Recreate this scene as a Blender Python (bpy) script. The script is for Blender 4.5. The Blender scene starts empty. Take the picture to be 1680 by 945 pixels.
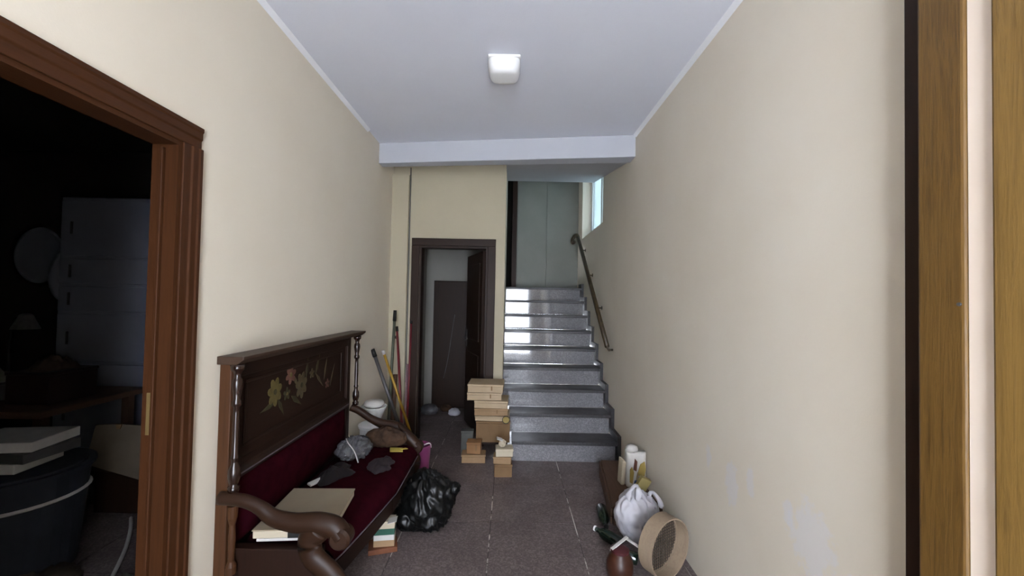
import bpy, math, random
from mathutils import Vector, Matrix, noise, Euler
random.seed(7)
S = bpy.context.scene
C = S.collection
PI = math.pi
# ------------------------------------------------------------------ camera
cd = bpy.data.cameras.new('camera'); cam = bpy.data.objects.new('camera', cd); C.objects.link(cam)
cd.sensor_width = 36.0; cd.lens = 36.0 * 650.0 / 1680.0
cd.shift_x = 0.0028; cd.shift_y = 0.00283; cd.clip_start = 0.02
cam.matrix_world = Matrix.Translation((0, 0, 1.46)) @ Matrix.Rotation(PI/2 + math.radians(1.3), 4, 'X') @ Matrix.Rotation(math.radians(1.15), 4, 'Z')
S.camera = cam
# ------------------------------------------------------------------ sky, daylight, exposure
W = bpy.data.worlds.new('sky'); S.world = W; W.use_nodes = True
bg = W.node_tree.nodes['Background']
bg.inputs['Color'].default_value = (0.90, 0.97, 1.10, 1); bg.inputs['Strength'].default_value = 12.5
def portal(name, loc, rot, sx, sy):
    l = bpy.data.lights.new(name, 'AREA'); l.shape = 'RECTANGLE'; l.size = sx; l.size_y = sy
    l.cycles.is_portal = True
    o = bpy.data.objects.new(name, l); o.location = loc; o.rotation_euler = rot; C.objects.link(o)
FY = -1.55                                           # inner face of the unseen street-side wall, set back to soften daylight falloff
portal('entrance_daylight', (0.15, FY - 0.20, 1.2), (PI/2, 0, PI), 0.9, 2.4)
portal('stair_window_daylight', (1.30, 5.1, 3.0), (0, PI/2, 0), 1.5, 1.4)
S.view_settings.view_transform = 'Standard'; S.view_settings.look = 'None'
S.view_settings.gamma = 1.0; S.view_settings.exposure = 1.17; S.view_settings.use_curve_mapping = False

# ------------------------------------------------------------------ materials
def lin(h):
    h = h.lstrip('#'); v = [int(h[i:i+2], 16) / 255 for i in (0, 2, 4)]
    return tuple((c / 12.92 if c <= .04045 else ((c + .055) / 1.055) ** 2.4) for c in v) + (1,)
MATS = {}
def base(name):
    m = bpy.data.materials.new(name); m.use_nodes = True
    nt = m.node_tree; b = nt.nodes['Principled BSDF']; return m, nt, b
def N(nt, t, **kw):
    n = nt.nodes.new(t)
    for k, v in kw.items():
        if k in n.inputs: n.inputs[k].default_value = v
        else: setattr(n, k, v)
    return n
def coords(nt, scale=(1, 1, 1), rot=(0, 0, 0)):
    tc = N(nt, 'ShaderNodeTexCoord'); mp = N(nt, 'ShaderNodeMapping')
    mp.inputs['Scale'].default_value = scale; mp.inputs['Rotation'].default_value = rot
    nt.links.new(tc.outputs['Object'], mp.inputs['Vector']); return mp.outputs['Vector']
def ramp(nt, fac, stops):
    r = N(nt, 'ShaderNodeValToRGB'); e = r.color_ramp.elements
    e[0].position, e[0].color = stops[0]; e[1].position, e[1].color = stops[-1]
    for p, c in stops[1:-1]:
        q = e.new(p); q.color = c
    nt.links.new(fac, r.inputs['Fac']); return r.outputs['Color']
def mix(nt, fac, a, b):
    m = N(nt, 'ShaderNodeMix', data_type='RGBA')
    for s, v in ((0, fac), (6, a), (7, b)):
        if hasattr(v, 'is_output'): nt.links.new(v, m.inputs[s])
        else: m.inputs[s].default_value = v
    return m.outputs[2]
def bump(nt, b, h, strength=.2, dist=.01):
    n = N(nt, 'ShaderNodeBump', Strength=strength, Distance=dist)
    nt.links.new(h, n.inputs['Height']); nt.links.new(n.outputs['Normal'], b.inputs['Normal'])
def plain(name, c1, c2=None, rough=.6, scale=6., bmp=.0, spec=.4, metal=0., sheen=0., stretch=(1, 1, 1), trans=0., bdist=.01):
    if name in MATS: return MATS[name]
    m, nt, b = base(name)
    v = coords(nt, stretch); n = N(nt, 'ShaderNodeTexNoise', Scale=scale, Detail=5., Roughness=.6)
    nt.links.new(v, n.inputs['Vector'])
    col = ramp(nt, n.outputs['Fac'], [(.3, lin(c1)), (.7, lin(c2 or c1))])
    nt.links.new(col, b.inputs['Base Color'])
    b.inputs['Roughness'].default_value = rough; b.inputs['Specular IOR Level'].default_value = spec
    b.inputs['Metallic'].default_value = metal
    if sheen: b.inputs['Sheen Weight'].default_value = sheen; b.inputs['Sheen Roughness'].default_value = .5
    if trans: b.inputs['Transmission Weight'].default_value = trans
    if bmp: bump(nt, b, n.outputs['Fac'], bmp, bdist)
    MATS[name] = m; return m
def wood(name, c1, c2, axis='z', scale=14., rough=.45, bmp=.15, spec=.4):
    st = {'x': (.06, 1, 1), 'y': (1, .06, 1), 'z': (1, 1, .06)}[axis]
    m, nt, b = base(name)
    v = coords(nt, st); n = N(nt, 'ShaderNodeTexNoise', Scale=scale * 4, Detail=6., Roughness=.65, Distortion=.4)
    nt.links.new(v, n.inputs['Vector'])
    n2 = N(nt, 'ShaderNodeTexNoise', Scale=2.5, Detail=2.); nt.links.new(coords(nt), n2.inputs['Vector'])
    c = ramp(nt, n.outputs['Fac'], [(.32, lin(c1)), (.52, lin(c2)), (.68, lin(c1))])
    d = mix(nt, n2.outputs['Fac'], c, lin(c2)); nt.links.new(d, b.inputs['Base Color'])
    b.inputs['Roughness'].default_value = rough; b.inputs['Specular IOR Level'].default_value = spec
    bump(nt, b, n.outputs['Fac'], bmp, .004); MATS[name] = m; return m
def granite(name, c1, c2, c3, rough=.25, scale=90., spec=.5):
    m, nt, b = base(name); v = coords(nt)
    vo = N(nt, 'ShaderNodeTexVoronoi', Scale=scale); nt.links.new(v, vo.inputs['Vector'])
    n = N(nt, 'ShaderNodeTexNoise', Scale=scale * 1.3, Detail=4., Roughness=.7); nt.links.new(v, n.inputs['Vector'])
    n2 = N(nt, 'ShaderNodeTexNoise', Scale=3., Detail=4.); nt.links.new(v, n2.inputs['Vector'])
    sep = N(nt, 'ShaderNodeSeparateColor'); nt.links.new(vo.outputs['Color'], sep.inputs['Color'])
    a = ramp(nt, sep.outputs['Red'], [(.1, lin(c1)), (.55, lin(c2)), (.95, lin(c3))])
    k = ramp(nt, n.outputs['Fac'], [(.35, lin(c1)), (.62, lin(c2))])
    e = mix(nt, .5, a, k)
    g = mix(nt, ramp(nt, n2.outputs['Fac'], [(.4, (0, 0, 0, 1)), (.75, (.45, .45, .45, 1))]), e, lin(c1))
    nt.links.new(g, b.inputs['Base Color'])
    r = ramp(nt, n2.outputs['Fac'], [(.3, (rough * .7,) * 3 + (1,)), (.7, (rough * 1.4,) * 3 + (1,))])
    nt.links.new(r, b.inputs['Roughness']); b.inputs['Specular IOR Level'].default_value = spec
    MATS[name] = m; return m
def plaster(name, c1, c2, patch=None, bmp=.08):
    """matt wall paint; patch = list of (y, z, ry, rz) where the paint of the wall has flaked to pale filler"""
    m, nt, b = base(name); v = coords(nt)
    n = N(nt, 'ShaderNodeTexNoise', Scale=1.6, Detail=5., Roughness=.55); nt.links.new(v, n.inputs['Vector'])
    col = ramp(nt, n.outputs['Fac'], [(.3, lin(c1)), (.7, lin(c2))])
    fine = N(nt, 'ShaderNodeTexNoise', Scale=160., Detail=3.); nt.links.new(v, fine.inputs['Vector'])
    if patch:
        wob = N(nt, 'ShaderNodeTexNoise', Scale=22., Detail=6., Roughness=.7); nt.links.new(v, wob.inputs['Vector'])
        for (y, z, ry, rz) in patch:
            mp = N(nt, 'ShaderNodeMapping'); mp.inputs['Scale'].default_value = (0, 1 / ry, 1 / rz)
            mp.inputs['Location'].default_value = (0, -y / ry, -z / rz)
            tc = N(nt, 'ShaderNodeTexCoord'); nt.links.new(tc.outputs['Object'], mp.inputs['Vector'])
            ln = N(nt, 'ShaderNodeVectorMath', operation='LENGTH'); nt.links.new(mp.outputs['Vector'], ln.inputs[0])
            ad = N(nt, 'ShaderNodeMath', operation='MULTIPLY_ADD'); nt.links.new(wob.outputs['Fac'], ad.inputs[0])
            ad.inputs[1].default_value = 2.4; nt.links.new(ln.outputs['Value'], ad.inputs[2])
            f = ramp(nt, ad.outputs[0], [(.0, (.5,) * 3 + (1,)), (1., (0, 0, 0, 1))])
            f.node.color_ramp.elements[0].position = .86; f.node.color_ramp.elements[1].position = 1.0
            mr = N(nt, 'ShaderNodeMath', operation='MULTIPLY'); mr.inputs[1].default_value = .45
            nt.links.new(ad.outputs[0], mr.inputs[0]); nt.links.new(mr.outputs[0], f.node.inputs['Fac'])
            col = mix(nt, f, col, lin('#d2d1d6'))
    nt.links.new(col, b.inputs['Base Color'])
    b.inputs['Roughness'].default_value = .75; b.inputs['Specular IOR Level'].default_value = .25
    bump(nt, b, fine.outputs['Fac'], bmp, .004); MATS[name] = m; return m

PATCH = [(1.84, .63, .05, .11), (1.36, .66, .11, .13), (1.47, .70, .035, .05), (2.05, .68, .03, .06), (1.20, .60, .05, .05), (1.70, .70, .03, .07)]
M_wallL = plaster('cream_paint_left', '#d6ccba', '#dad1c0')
M_wallR = plaster('cream_paint_right', '#d6ccbb', '#dbd3c4', PATCH)
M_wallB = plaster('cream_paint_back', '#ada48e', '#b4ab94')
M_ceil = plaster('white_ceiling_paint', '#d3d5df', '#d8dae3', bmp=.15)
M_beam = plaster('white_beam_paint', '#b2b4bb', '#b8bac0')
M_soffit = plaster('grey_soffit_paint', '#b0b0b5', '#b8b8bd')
M_cove = plaster('white_cove_paint', '#e2e3e6', '#e8e8ec')
M_panel = plain('sage_laminate', '#73756c', '#7b7c74', .5, 3.)
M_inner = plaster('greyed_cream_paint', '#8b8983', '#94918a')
M_darkwall = plain('unlit_room_dark', '#272623', '#2f2d29', .8, 3.)  # gloom of the unlit side room and passage put into the colour
M_tile = granite('floor_granite', '#544a49', '#6f6361', '#8f8482', .5, 110., .4)
M_grout = plain('grout_flecked', '#4a4441', '#d8d2c8', .8, 5.5)
g_r = [n for n in M_grout.node_tree.nodes if n.type == 'VALTORGB'][0].color_ramp
g_r.elements[0].position = .48; g_r.elements[1].position = .56
M_riser = granite('riser_granite', '#6c6b6e', '#828184', '#9c9b9f', .05, 120., .8)
M_tread = granite('tread_granite', '#2e2c2e', '#3a383a', '#4c4b4e', .4, 120., .5)
M_doorwood = wood('brown_door_wood', '#2c170b', '#402411', 'z', 12., .5, .12, .2)
M_doorwoodH = wood('brown_door_wood_across', '#2c170b', '#402411', 'y', 12., .5, .12, .2)
M_darkdoor = wood('dark_door_wood', '#1b120d', '#291a12', 'z', 12., .5, .12, .2)
M_darkdoorH = wood('dark_door_wood_across', '#1b120d', '#291a12', 'x', 12., .5, .12, .2)
M_oak = wood('golden_oak', '#2c1c0b', '#6a4e24', 'z', 18., .42, .4)
M_oak2 = wood('pale_oak', '#5e4520', '#846634', 'z', 18., .45, .3)
M_bench = wood('bench_walnut', '#180d08', '#25150e', 'z', 10., .5, .12, .2)
M_benchH = wood('bench_walnut_along', '#180d08', '#24150e', 'y', 10., .5, .12, .2)
M_benchL = wood('bench_brown_walnut', '#2d1a0d', '#452a17', 'z', 10., .5, .12, .2)  # lighter brown than the other bench walnut
M_arm = wood('bench_arm_walnut', '#1e120a', '#2d1b10', 'x', 10., .45, .1, .25)
M_turned = wood('polished_walnut', '#180d08', '#25150e', 'z', 10., .22, .03, .6)
M_velvet = plain('burgundy_velvet', '#22040c', '#300812', .95, 14., .15, .03)
M_piping = plain('faded_piping', '#4a4044', '#5e5458', .7, 40.)
M_card = plain('cardboard', '#8a6f50', '#9c8062', .85, 5., .05)
M_cardP = plain('pale_cardboard', '#a59074', '#b5a186', .85, 5., .05)
M_cardD = plain('brown_cardboard', '#6e553b', '#806547', .85, 5., .05)
M_paper = plain('white_paper', '#b8b5b0', '#c8c5c0', .8, 10.)
M_inlay = plain('pale_inlay', '#ead9c8', '#f0e1d1', .6, 3.)
M_cream = plain('cream_board', '#b0a48e', '#bdb29d', .8, 3.)
M_white = plain('white_plastic', '#dcdcdc', '#e4e4e4', .4, 3.)
M_blackbag = plain('black_polythene', '#060707', '#0c0d0d', .38, 5., .3, .35)
M_whitebag = plain('white_polythene', '#b2b0b6', '#bebcc2', .45, 7., .3, .4)
M_pink = plain('pink_plastic', '#8a4070', '#9c507e', .45, 6.)
M_rail = plain('dark_brass', '#2e2415', '#453720', .4, 20., 0, .5)
M_black = plain('black_rubber', '#0b0b0b', '#161616', .6, 8.)
M_red = plain('red_paint', '#5c161f', '#6c1e27', .4, 6.)
M_yellow = plain('yellow_paint', '#93701f', '#a07e2e', .45, 6.)
M_green = plain('green_grey_paint', '#3d4034', '#4d5042', .5, 6.)
M_grey = plain('grey_metal', '#4b4a4a', '#5d5c5c', .4, 10., metal=.3)
M_glassd = plain('bottle_glass', '#0c1a10', '#10241a', .12, 3., 0, .6)
M_amber = plain('amber_glaze', '#2c140d', '#442619', .4, 16., .1, .4)
M_hoop = wood('pale_bent_wood', '#7d6b59', '#92806c', 'z', 10., .6)
M_brownbox = wood('stained_crate', '#3e2a1d', '#574032', 'y', 8., .6)
M_frost = plain('frosted_window_glass', '#4d5859', '#566263', .5, 3., trans=1.)
M_blue = plain('blue_print', '#18315a', '#213f6c', .5, 6.)
M_gold = plain('yellow_print', '#8f7a3c', '#a08b4e', .5, 6.)
M_teal = plain('blue_cloth', '#1a1d24', '#242933', .8, 6., .3)
M_rag = plain('brown_rag', '#2c1c13', '#4e3826', .9, 14., .5)
M_clear = plain('cloudy_film', '#77777b', '#8c8c90', .18, 9., .4, .6, trans=.6)
M_palegrey = plain('reflection_grey', '#868a98', '#8f93a1', .5, 4.)  # pale grey standing in for dim reflections in the side room

# ------------------------------------------------------------------ mesh helpers
class MB:
    def __init__(self): self.v = []; self.f = []
    def add(self, vs, fs):
        k = len(self.v); self.v += [Vector(p) for p in vs]; self.f += [tuple(i + k for i in f) for f in fs]; return self
    def box(self, x0, y0, z0, x1, y1, z1):
        if x0 > x1: x0, x1 = x1, x0
        if y0 > y1: y0, y1 = y1, y0
        if z0 > z1: z0, z1 = z1, z0
        return self.add([(x0, y0, z0), (x1, y0, z0), (x1, y1, z0), (x0, y1, z0), (x0, y0, z1), (x1, y0, z1), (x1, y1, z1), (x0, y1, z1)],
                        [(0, 3, 2, 1), (4, 5, 6, 7), (0, 1, 5, 4), (1, 2, 6, 5), (2, 3, 7, 6), (3, 0, 4, 7)])
    def obox(self, c, size, rot=(0, 0, 0)):
        m = Matrix.Translation(c) @ Euler(rot).to_matrix().to_4x4(); a, b, d = (s / 2 for s in size)
        t = MB().box(-a, -b, -d, a, b, d); return self.add([m @ p for p in t.v], t.f)
    def prism(self, poly, axis, a, b):
        """poly: 2-D outline in the plane normal to axis, extruded a..b"""
        def P(u, w, t): return {'x': (t, u, w), 'y': (u, t, w), 'z': (u, w, t)}[axis]
        n = len(poly); vs = [P(u, w, a) for u, w in poly] + [P(u, w, b) for u, w in poly]
        fs = [tuple(range(n)), tuple(range(2 * n - 1, n - 1, -1))] + [(i, n + i, n + (i + 1) % n, (i + 1) % n) for i in range(n)]
        return self.add(vs, fs)
    def tube(self, pts, r, n=10, flat=(1, 1), up=(0, 0, 1), cap=True):
        pts = [Vector(p) for p in pts]; rs = r if isinstance(r, (list, tuple)) else [r] * len(pts)
        vs = []; upv = Vector(up)
        for i, p in enumerate(pts):
            t = (pts[min(i + 1, len(pts) - 1)] - pts[max(i - 1, 0)]).normalized()
            s = t.cross(upv)
            if s.length < 1e-3: s = t.cross(Vector((1, 0, 0)))
            s.normalize(); u = s.cross(t)
            for k in range(n):
                a = 2 * PI * k / n; vs.append(p + s * math.cos(a) * rs[i] * flat[0] + u * math.sin(a) * rs[i] * flat[1])
        fs = [(i * n + k, i * n + (k + 1) % n, (i + 1) * n + (k + 1) % n, (i + 1) * n + k) for i in range(len(pts) - 1) for k in range(n)]
        if cap: fs += [tuple(range(n - 1, -1, -1)), tuple(range((len(pts) - 1) * n, len(pts) * n))]
        return self.add(vs, fs)
    def lathe(self, c, prof, n=20, mat=None):
        m = mat or Matrix.Identity(4); vs = []
        for r, z in prof:
            for k in range(n):
                a = 2 * PI * k / n; vs.append(Vector(c) + (m @ Vector((r * math.cos(a), r * math.sin(a), z))))
        L = len(prof)
        fs = [(i * n + k, i * n + (k + 1) % n, (i + 1) * n + (k + 1) % n, (i + 1) * n + k) for i in range(L - 1) for k in range(n)]
        if prof[0][0] > 1e-6: fs.append(tuple(range(n - 1, -1, -1)))
        if prof[-1][0] > 1e-6: fs.append(tuple(range((L - 1) * n, L * n)))
        return self.add(vs, fs)
    def blob(self, c, rad, amp=.2, freq=4., seed=0, n=28, flatz=None, ridged=True):
        c = Vector(c); vs = []; m = n // 2
        for i in range(m + 1):
            th = PI * i / m
            for k in range(n):
                a = 2 * PI * k / n
                d = Vector((math.sin(th) * math.cos(a), math.sin(th) * math.sin(a), math.cos(th)))
                q = d * freq + Vector((seed * 7.3, seed * 3.1, 0))
                h = noise.noise(q) + .5 * noise.noise(q * 2.1) + .25 * noise.noise(q * 4.3)
                if ridged: h = .35 - abs(h) * 1.3
                p = Vector((d.x * rad[0], d.y * rad[1], d.z * rad[2])) * (1 + amp * h)
                p = c + p
                if flatz is not None: p.z = max(p.z, flatz)
                vs.append(p)
        fs = [(i * n + k, (i + 1) * n + k, (i + 1) * n + (k + 1) % n, i * n + (k + 1) % n) for i in range(m) for k in range(n)]
        return self.add(vs, fs)
    def build(self, name, mat, parent=None, bevel=0., smooth=False, loc=None, seg=2):
        o_ = Vector(loc) if loc is not None else Vector((0, 0, 0))
        if parent is not None:
            o_ = Vector(parent.get('_o', (0, 0, 0)))
        me = bpy.data.meshes.new(name); me.from_pydata([tuple(p - o_) for p in self.v], [], self.f); me.validate()
        if smooth:
            for p in me.polygons: p.use_smooth = True
        me.materials.append(mat)
        o = bpy.data.objects.new(name, me); C.objects.link(o)
        if parent is not None: o.parent = parent; o['_o'] = tuple(o_)
        else: o.location = o_; o['_o'] = tuple(o_)
        if bevel:
            b = o.modifiers.new('bevel', 'BEVEL'); b.width = bevel; b.segments = seg; b.limit_method = 'ANGLE'; b.angle_limit = .6
        return o
def tag(o, label, cat=None, group=None, kind=None):
    o['label'] = label
    if cat: o['category'] = cat
    if group: o['group'] = group
    if kind: o['kind'] = kind
    return o
def thing(name, label, cat, loc, group=None):
    o = bpy.data.objects.new(name, None); o.empty_display_size = .05; C.objects.link(o); o.location = loc
    o['_o'] = tuple(loc); return tag(o, label, cat, group)
def box(name, mat, parent, x0, y0, z0, x1, y1, z1, bevel=.0, **k):
    return MB().box(x0, y0, z0, x1, y1, z1).build(name, mat, parent, bevel, **k)
def struct(o, label, cat=None): return tag(o, label, cat, kind='structure')
def bez(pts, n=24):
    """Catmull-Rom through the points"""
    P = [Vector(p) for p in pts]; P = [P[0] * 2 - P[1]] + P + [P[-1] * 2 - P[-2]]; out = []
    for i in range(1, len(P) - 2):
        for k in range(n):
            t = k / n; a, b, c, d = P[i-1], P[i], P[i+1], P[i+2]
            out.append(.5 * ((2*b) + (c - a) * t + (2*a - 5*b + 4*c - d) * t*t + (3*b - a - 3*c + d) * t*t*t))
    out.append(P[-2]); return out

# ================================================================== THE ROOM
XL, XR, ZC, YB = -1.215, 1.04, 2.87, 4.06
T = .13; TL = .085
# floor: bed with one slab per tile
floor = struct(MB().box(-4.7, FY - .3, -.12, XR + T, 7.7, -.006).build('floor', M_grout), 'grey granite tile floor with patchy white grout', 'floor')
tx, ty, gr = .55, .54, .0035
proto = None
for i in range(-7, 4):
    for j in range(-7, 6):
        x0, x1 = -.641 + i * tx + gr, -.641 + (i + 1) * tx - gr
        y0, y1 = 2.63 + j * ty + gr, 2.63 + (j + 1) * ty - gr
        x1 = min(x1, XR); y0 = max(y0, FY - .3)
        if x1 - x0 < .02 or y1 - y0 < .05: continue
        if x1 < -1.4 and (y0 < .3 or y0 > 3.5): continue
        if y0 > 5.6: continue
        o = MB().box(x0, y0, -.03, x1, y1, 0).build('tile', M_tile, floor)
LZ0 = 9 * .1825
# walls
D1y0, D1y1, D1z = .62, 1.46, 2.03
w = MB().box(XL - TL, FY, 0, XL, D1y0, ZC).box(XL - TL, D1y1, 0, XL, YB + T, ZC).box(XL - TL, D1y0, D1z, XL, D1y1, ZC)
struct(w.build('wall_left', M_wallL), 'plain cream painted wall behind the bench', 'wall')
WY0, WY1, WZ0, WZ1 = 4.45, 5.72, 2.36, 3.6
w = MB().box(XR, FY, 0, XR + .22, WY0, 3.9).box(XR, WY1, 0, XR + .22, 7.6, 3.9).box(XR, WY0, 0, XR + .22, WY1, WZ0).box(XR, WY0, WZ1, XR + .22, WY1, 3.9)
struct(w.build('wall_right', M_wallR), 'long cream wall with flaked pale patches low down', 'wall')
D2x0, D2x1, D2z = -.925, -.225, 2.00
XS = -.05                                            # stair side edge of the back wall
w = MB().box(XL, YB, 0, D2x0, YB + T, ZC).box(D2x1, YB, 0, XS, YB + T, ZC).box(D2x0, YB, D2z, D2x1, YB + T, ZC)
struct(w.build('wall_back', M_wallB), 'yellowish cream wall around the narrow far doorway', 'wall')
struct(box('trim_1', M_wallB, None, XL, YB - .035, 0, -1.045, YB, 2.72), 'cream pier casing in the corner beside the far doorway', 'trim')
struct(MB().tube([(-1.035, YB - .008, .6), (-1.035, YB - .008, 2.80)], .006, 8).build('trim_2', M_grey), 'thin cable running down the corner beside the far doorway', 'trim')
struct(MB().box(XS - T, YB + T, 0, XS, 5.6, 3.9).box(XS - T, 5.6, 0, XS, 7.6, LZ0 - .13).box(XS-T, YB+T-.001, ZC-.0, XS, YB+T, 3.9).build('wall_stair', M_wallL), 'side wall on the left of the granite stairs', 'wall')  # lower run past the landing is added against a light leak
# ceiling
struct(box('ceiling', M_ceil, None, XL - T, FY - .3, ZC, XR, YB + T, ZC + .12), 'white painted hall ceiling with a slight blue tint', 'ceiling')
# white cove along both walls
for nm, x, s in (('trim_3', XL, 1), ('trim_4', XR, -1)):
    m = MB().prism([(x, ZC), (x + s * .022, ZC), (x + s * .012, ZC - .012), (x, ZC - .024)], 'y', FY, 3.3)
    struct(m.build(nm, M_cove), 'thin white cove where the ceiling meets the %s wall' % ('left' if s > 0 else 'right'), 'trim')
# skewed beam
m = MB(); zb = 2.685
bx = [(XL, 3.595), (XR, 3.305), (XR, 3.455), (XL, 3.70)]
m.prism(bx, 'z', zb, ZC)
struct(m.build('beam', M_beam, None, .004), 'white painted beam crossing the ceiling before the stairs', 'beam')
# soffit over stairs (underside of the upper flight)
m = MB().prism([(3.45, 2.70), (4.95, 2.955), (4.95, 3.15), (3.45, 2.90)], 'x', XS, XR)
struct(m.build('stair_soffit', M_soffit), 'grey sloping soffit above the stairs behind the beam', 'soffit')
# street-side wall behind the camera with the entrance opening
w = MB().box(XL - T, FY - .2, 0, -.3, FY, ZC).box(.6, FY - .2, 0, XR + .22, FY, ZC).box(-.3, FY - .2, 2.4, .6, FY, ZC)
struct(w.build('wall_front', M_wallL), 'cream street-side wall around the entrance opening', 'wall')

# ------------------------------------------------------------------ stairs
stairs = thing('staircase', 'flight of nine polished grey granite steps with dark treads', 'stairs', (.49, 3.64, 0)); stairs['kind'] = 'structure'
R_, TR, Y0 = .1825, .24, 3.64
XA, XZ = -.048, .995
for k in range(9):
    xa = .045 if k < 2 else XA
    if k < 2 : xa = (.05, .02)[k]
    box('riser', M_riser, stairs, xa + .0, Y0 + k * TR, k * R_ - (0 if k == 0 else .0), XZ, Y0 + (k + 1) * TR + .03, (k + 1) * R_ - .03)
    yb = Y0 + (k + 1) * TR + .0 if k < 8 else 6.0
    xb = XZ + .012 if k < 8 else XR
    box('tread', M_tread, stairs, xa if k<8 else XS, Y0 + k * TR - .025, (k + 1) * R_ - .03, xb, yb, (k + 1) * R_, .004)
    # stepped skirting against the wall
    box('skirting', M_tread, stairs, XZ + .013, Y0 + k * TR - .03, k * R_ if k == 0 else k * R_ , XR, Y0 + (k + 1) * TR - .032, (k + 1) * R_ + .06)
LZ = 9 * R_
# landing and what stands behind it
struct(box('floor_landing', M_tread, None, XS - 1.2, 6.001, LZ - .12, XR, 7.6, LZ), 'dark granite landing floor at the top of the stairs', 'floor')
struct(box('wall_landing', M_panel, None, .10, 6.06, LZ, XR, 6.14, 3.9), 'grey-green panelled wall closing the landing', 'wall')
for a, b in ((.105, .553), (.559, XR - .001)):
    box('panel', M_panel, bpy.data.objects['wall_landing'], a, 6.04, LZ + .004, b, 6.059, 3.6, .003)
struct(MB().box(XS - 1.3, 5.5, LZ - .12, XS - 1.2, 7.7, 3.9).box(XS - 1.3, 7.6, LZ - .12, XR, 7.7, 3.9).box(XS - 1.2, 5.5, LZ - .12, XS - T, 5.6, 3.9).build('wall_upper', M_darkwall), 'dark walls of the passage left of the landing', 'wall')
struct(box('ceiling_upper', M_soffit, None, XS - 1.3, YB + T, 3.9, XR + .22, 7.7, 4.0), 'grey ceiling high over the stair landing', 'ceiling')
struct(box('trim_5', M_darkdoor, None, .03, 6.02, LZ, .099, 6.14, 3.9), 'dark jamb beside the panelled landing wall', 'trim')
struct(box('light_stop_over_beam', M_soffit, None, XS - T, YB + .02, 2.88, XR, YB + T, 4.0), 'unseen wall added above the beam against stray sky light', 'wall')  # wall piece added to close a gap where sky light leaked in
# stair window
win = thing('window_1', 'white framed stairwell window high on the right wall', 'window', (XR + .1, 5.1, WZ0)); win['kind'] = 'structure'
fx0, fx1 = XR + .13, XR + .18
for (y0, y1) in ((WY0, WY0 + .06), ((WY0 + WY1) / 2 - .035, (WY0 + WY1) / 2 + .035), (WY1 - .06, WY1)):
    box('frame_post', M_white, win, fx0, y0, WZ0, fx1, y1, WZ1)
for (z0, z1) in ((WZ0, WZ0 + .06), (WZ1 - .06, WZ1)):
    for (y0, y1) in ((WY0 + .06, (WY0 + WY1) / 2 - .035), ((WY0 + WY1) / 2 + .035, WY1 - .06)):
        box('frame_rail', M_white, win, fx0, y0, z0, fx1, y1, z1)
for (y0, y1) in ((WY0 + .06, (WY0 + WY1) / 2 - .035), ((WY0 + WY1) / 2 + .035, WY1 - .06)):
    box('pane', M_frost, win, fx0 + .02, y0, WZ0 + .06, fx0 + .026, y1, WZ1 - .06)
# handrail
hr = thing('handrail', 'dark brass handrail rising along the right wall beside the stairs', 'handrail', (.96, 3.88, 1.0))
a, b = Vector((.965, 3.87, 1.025)), Vector((.965, 5.60, 2.355))
pts = [a + Vector((0, -.0, -.0)), a.lerp(b, .5), b]
MB().tube(pts, .024, 12).build('rail', M_rail, hr, smooth=True)
MB().tube(bez([b, b + Vector((-.005, .07, .05)), b + Vector((-.03, .13, .05)), b + Vector((-.06, .14, -.01)), b + Vector((-.06, .10, -.055)), b + Vector((-.04, .06, -.04))], 8), .026, 12).build('scroll', M_rail, hr, smooth=True)
MB().tube(bez([a, a + Vector((.02, .0, -.035)), (XR - .03, 3.93, .985), (XR - .0, 3.94, .985)], 6), .011, 10).build('end_bracket', M_rail, hr, smooth=True)
for t in (.32, .62, .9):
    p = a.lerp(b, t)
    br = MB().tube(bez([p, p + Vector((.01, 0, -.05)), p + Vector((.045, 0, -.06)), (XR, p.y, p.z - .06)], 5), .008, 8).build('bracket', M_rail, hr, smooth=True)
    MB().tube([(XR - .006, p.y, p.z - .06), (XR, p.y, p.z - .06)], .022, 12).build('rosette', M_rail, br)

# ------------------------------------------------------------------ doors
# near left doorway
d1 = thing('door_1', 'reddish brown wooden casing of the dark side room doorway', 'door frame', (XL, 1.04, 0)); d1['kind'] = 'structure'
co = .07
for y0, y1, s in ((D1y1, D1y1 + co, 1), (D1y0 - co, D1y0, -1)):
    pr = [(XL, y0), (XL + .022, y0 + (.012 if s > 0 else 0)), (XL + .026, (y0 + y1) / 2), (XL + .013, y1), (XL, y1)]
    MB().prism([(XL - .0, y0 - .012 * (s > 0)), (XL + .008, y0 - .012 * (s > 0)), (XL + .008, y0 + .02), (XL + .013, y0 + .026), (XL + .013, y1 - .02), (XL + .017, y1 - .014), (XL + .017, y1), (XL, y1)], 'z', 0, D1z - .012).build('casing_post', M_doorwood, d1, .002)
MB().prism([(XL, D1z - .012), (XL + .008, D1z - .012), (XL + .008, D1z + .02), (XL + .013, D1z + .026), (XL + .013, D1z + co - .02), (XL + .017, D1z + co - .014), (XL + .017, D1z + co), (XL, D1z + co)], 'y', D1y0 - co, D1y1 + co).build('casing_head', M_doorwoodH, d1, .002)
box('jamb', M_doorwood, d1, XL - TL - .01, D1y1 - .028, 0, XL + .0, D1y1, D1z - .028)
box('jamb', M_doorwood, d1, XL - TL - .01, D1y0, 0, XL + .0, D1y0 + .028, D1z - .028)
box('jamb_head', M_doorwoodH, d1, XL - TL - .01, D1y0, D1z - .028, XL + .0, D1y1, D1z)
box('door_stop', M_doorwood, d1, XL - TL + .03, D1y1 - .042, 0, XL - .045, D1y1 - .028, D1z - .042, .002)
box('strike_plate', plain('dull_brass', '#5a4a2c', '#6a5836', .4, 8., 0, .5), d1, XL - TL + .008, D1y1 - .031, .95, XL - TL + .024, D1y1 - .028, 1.10)
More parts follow.
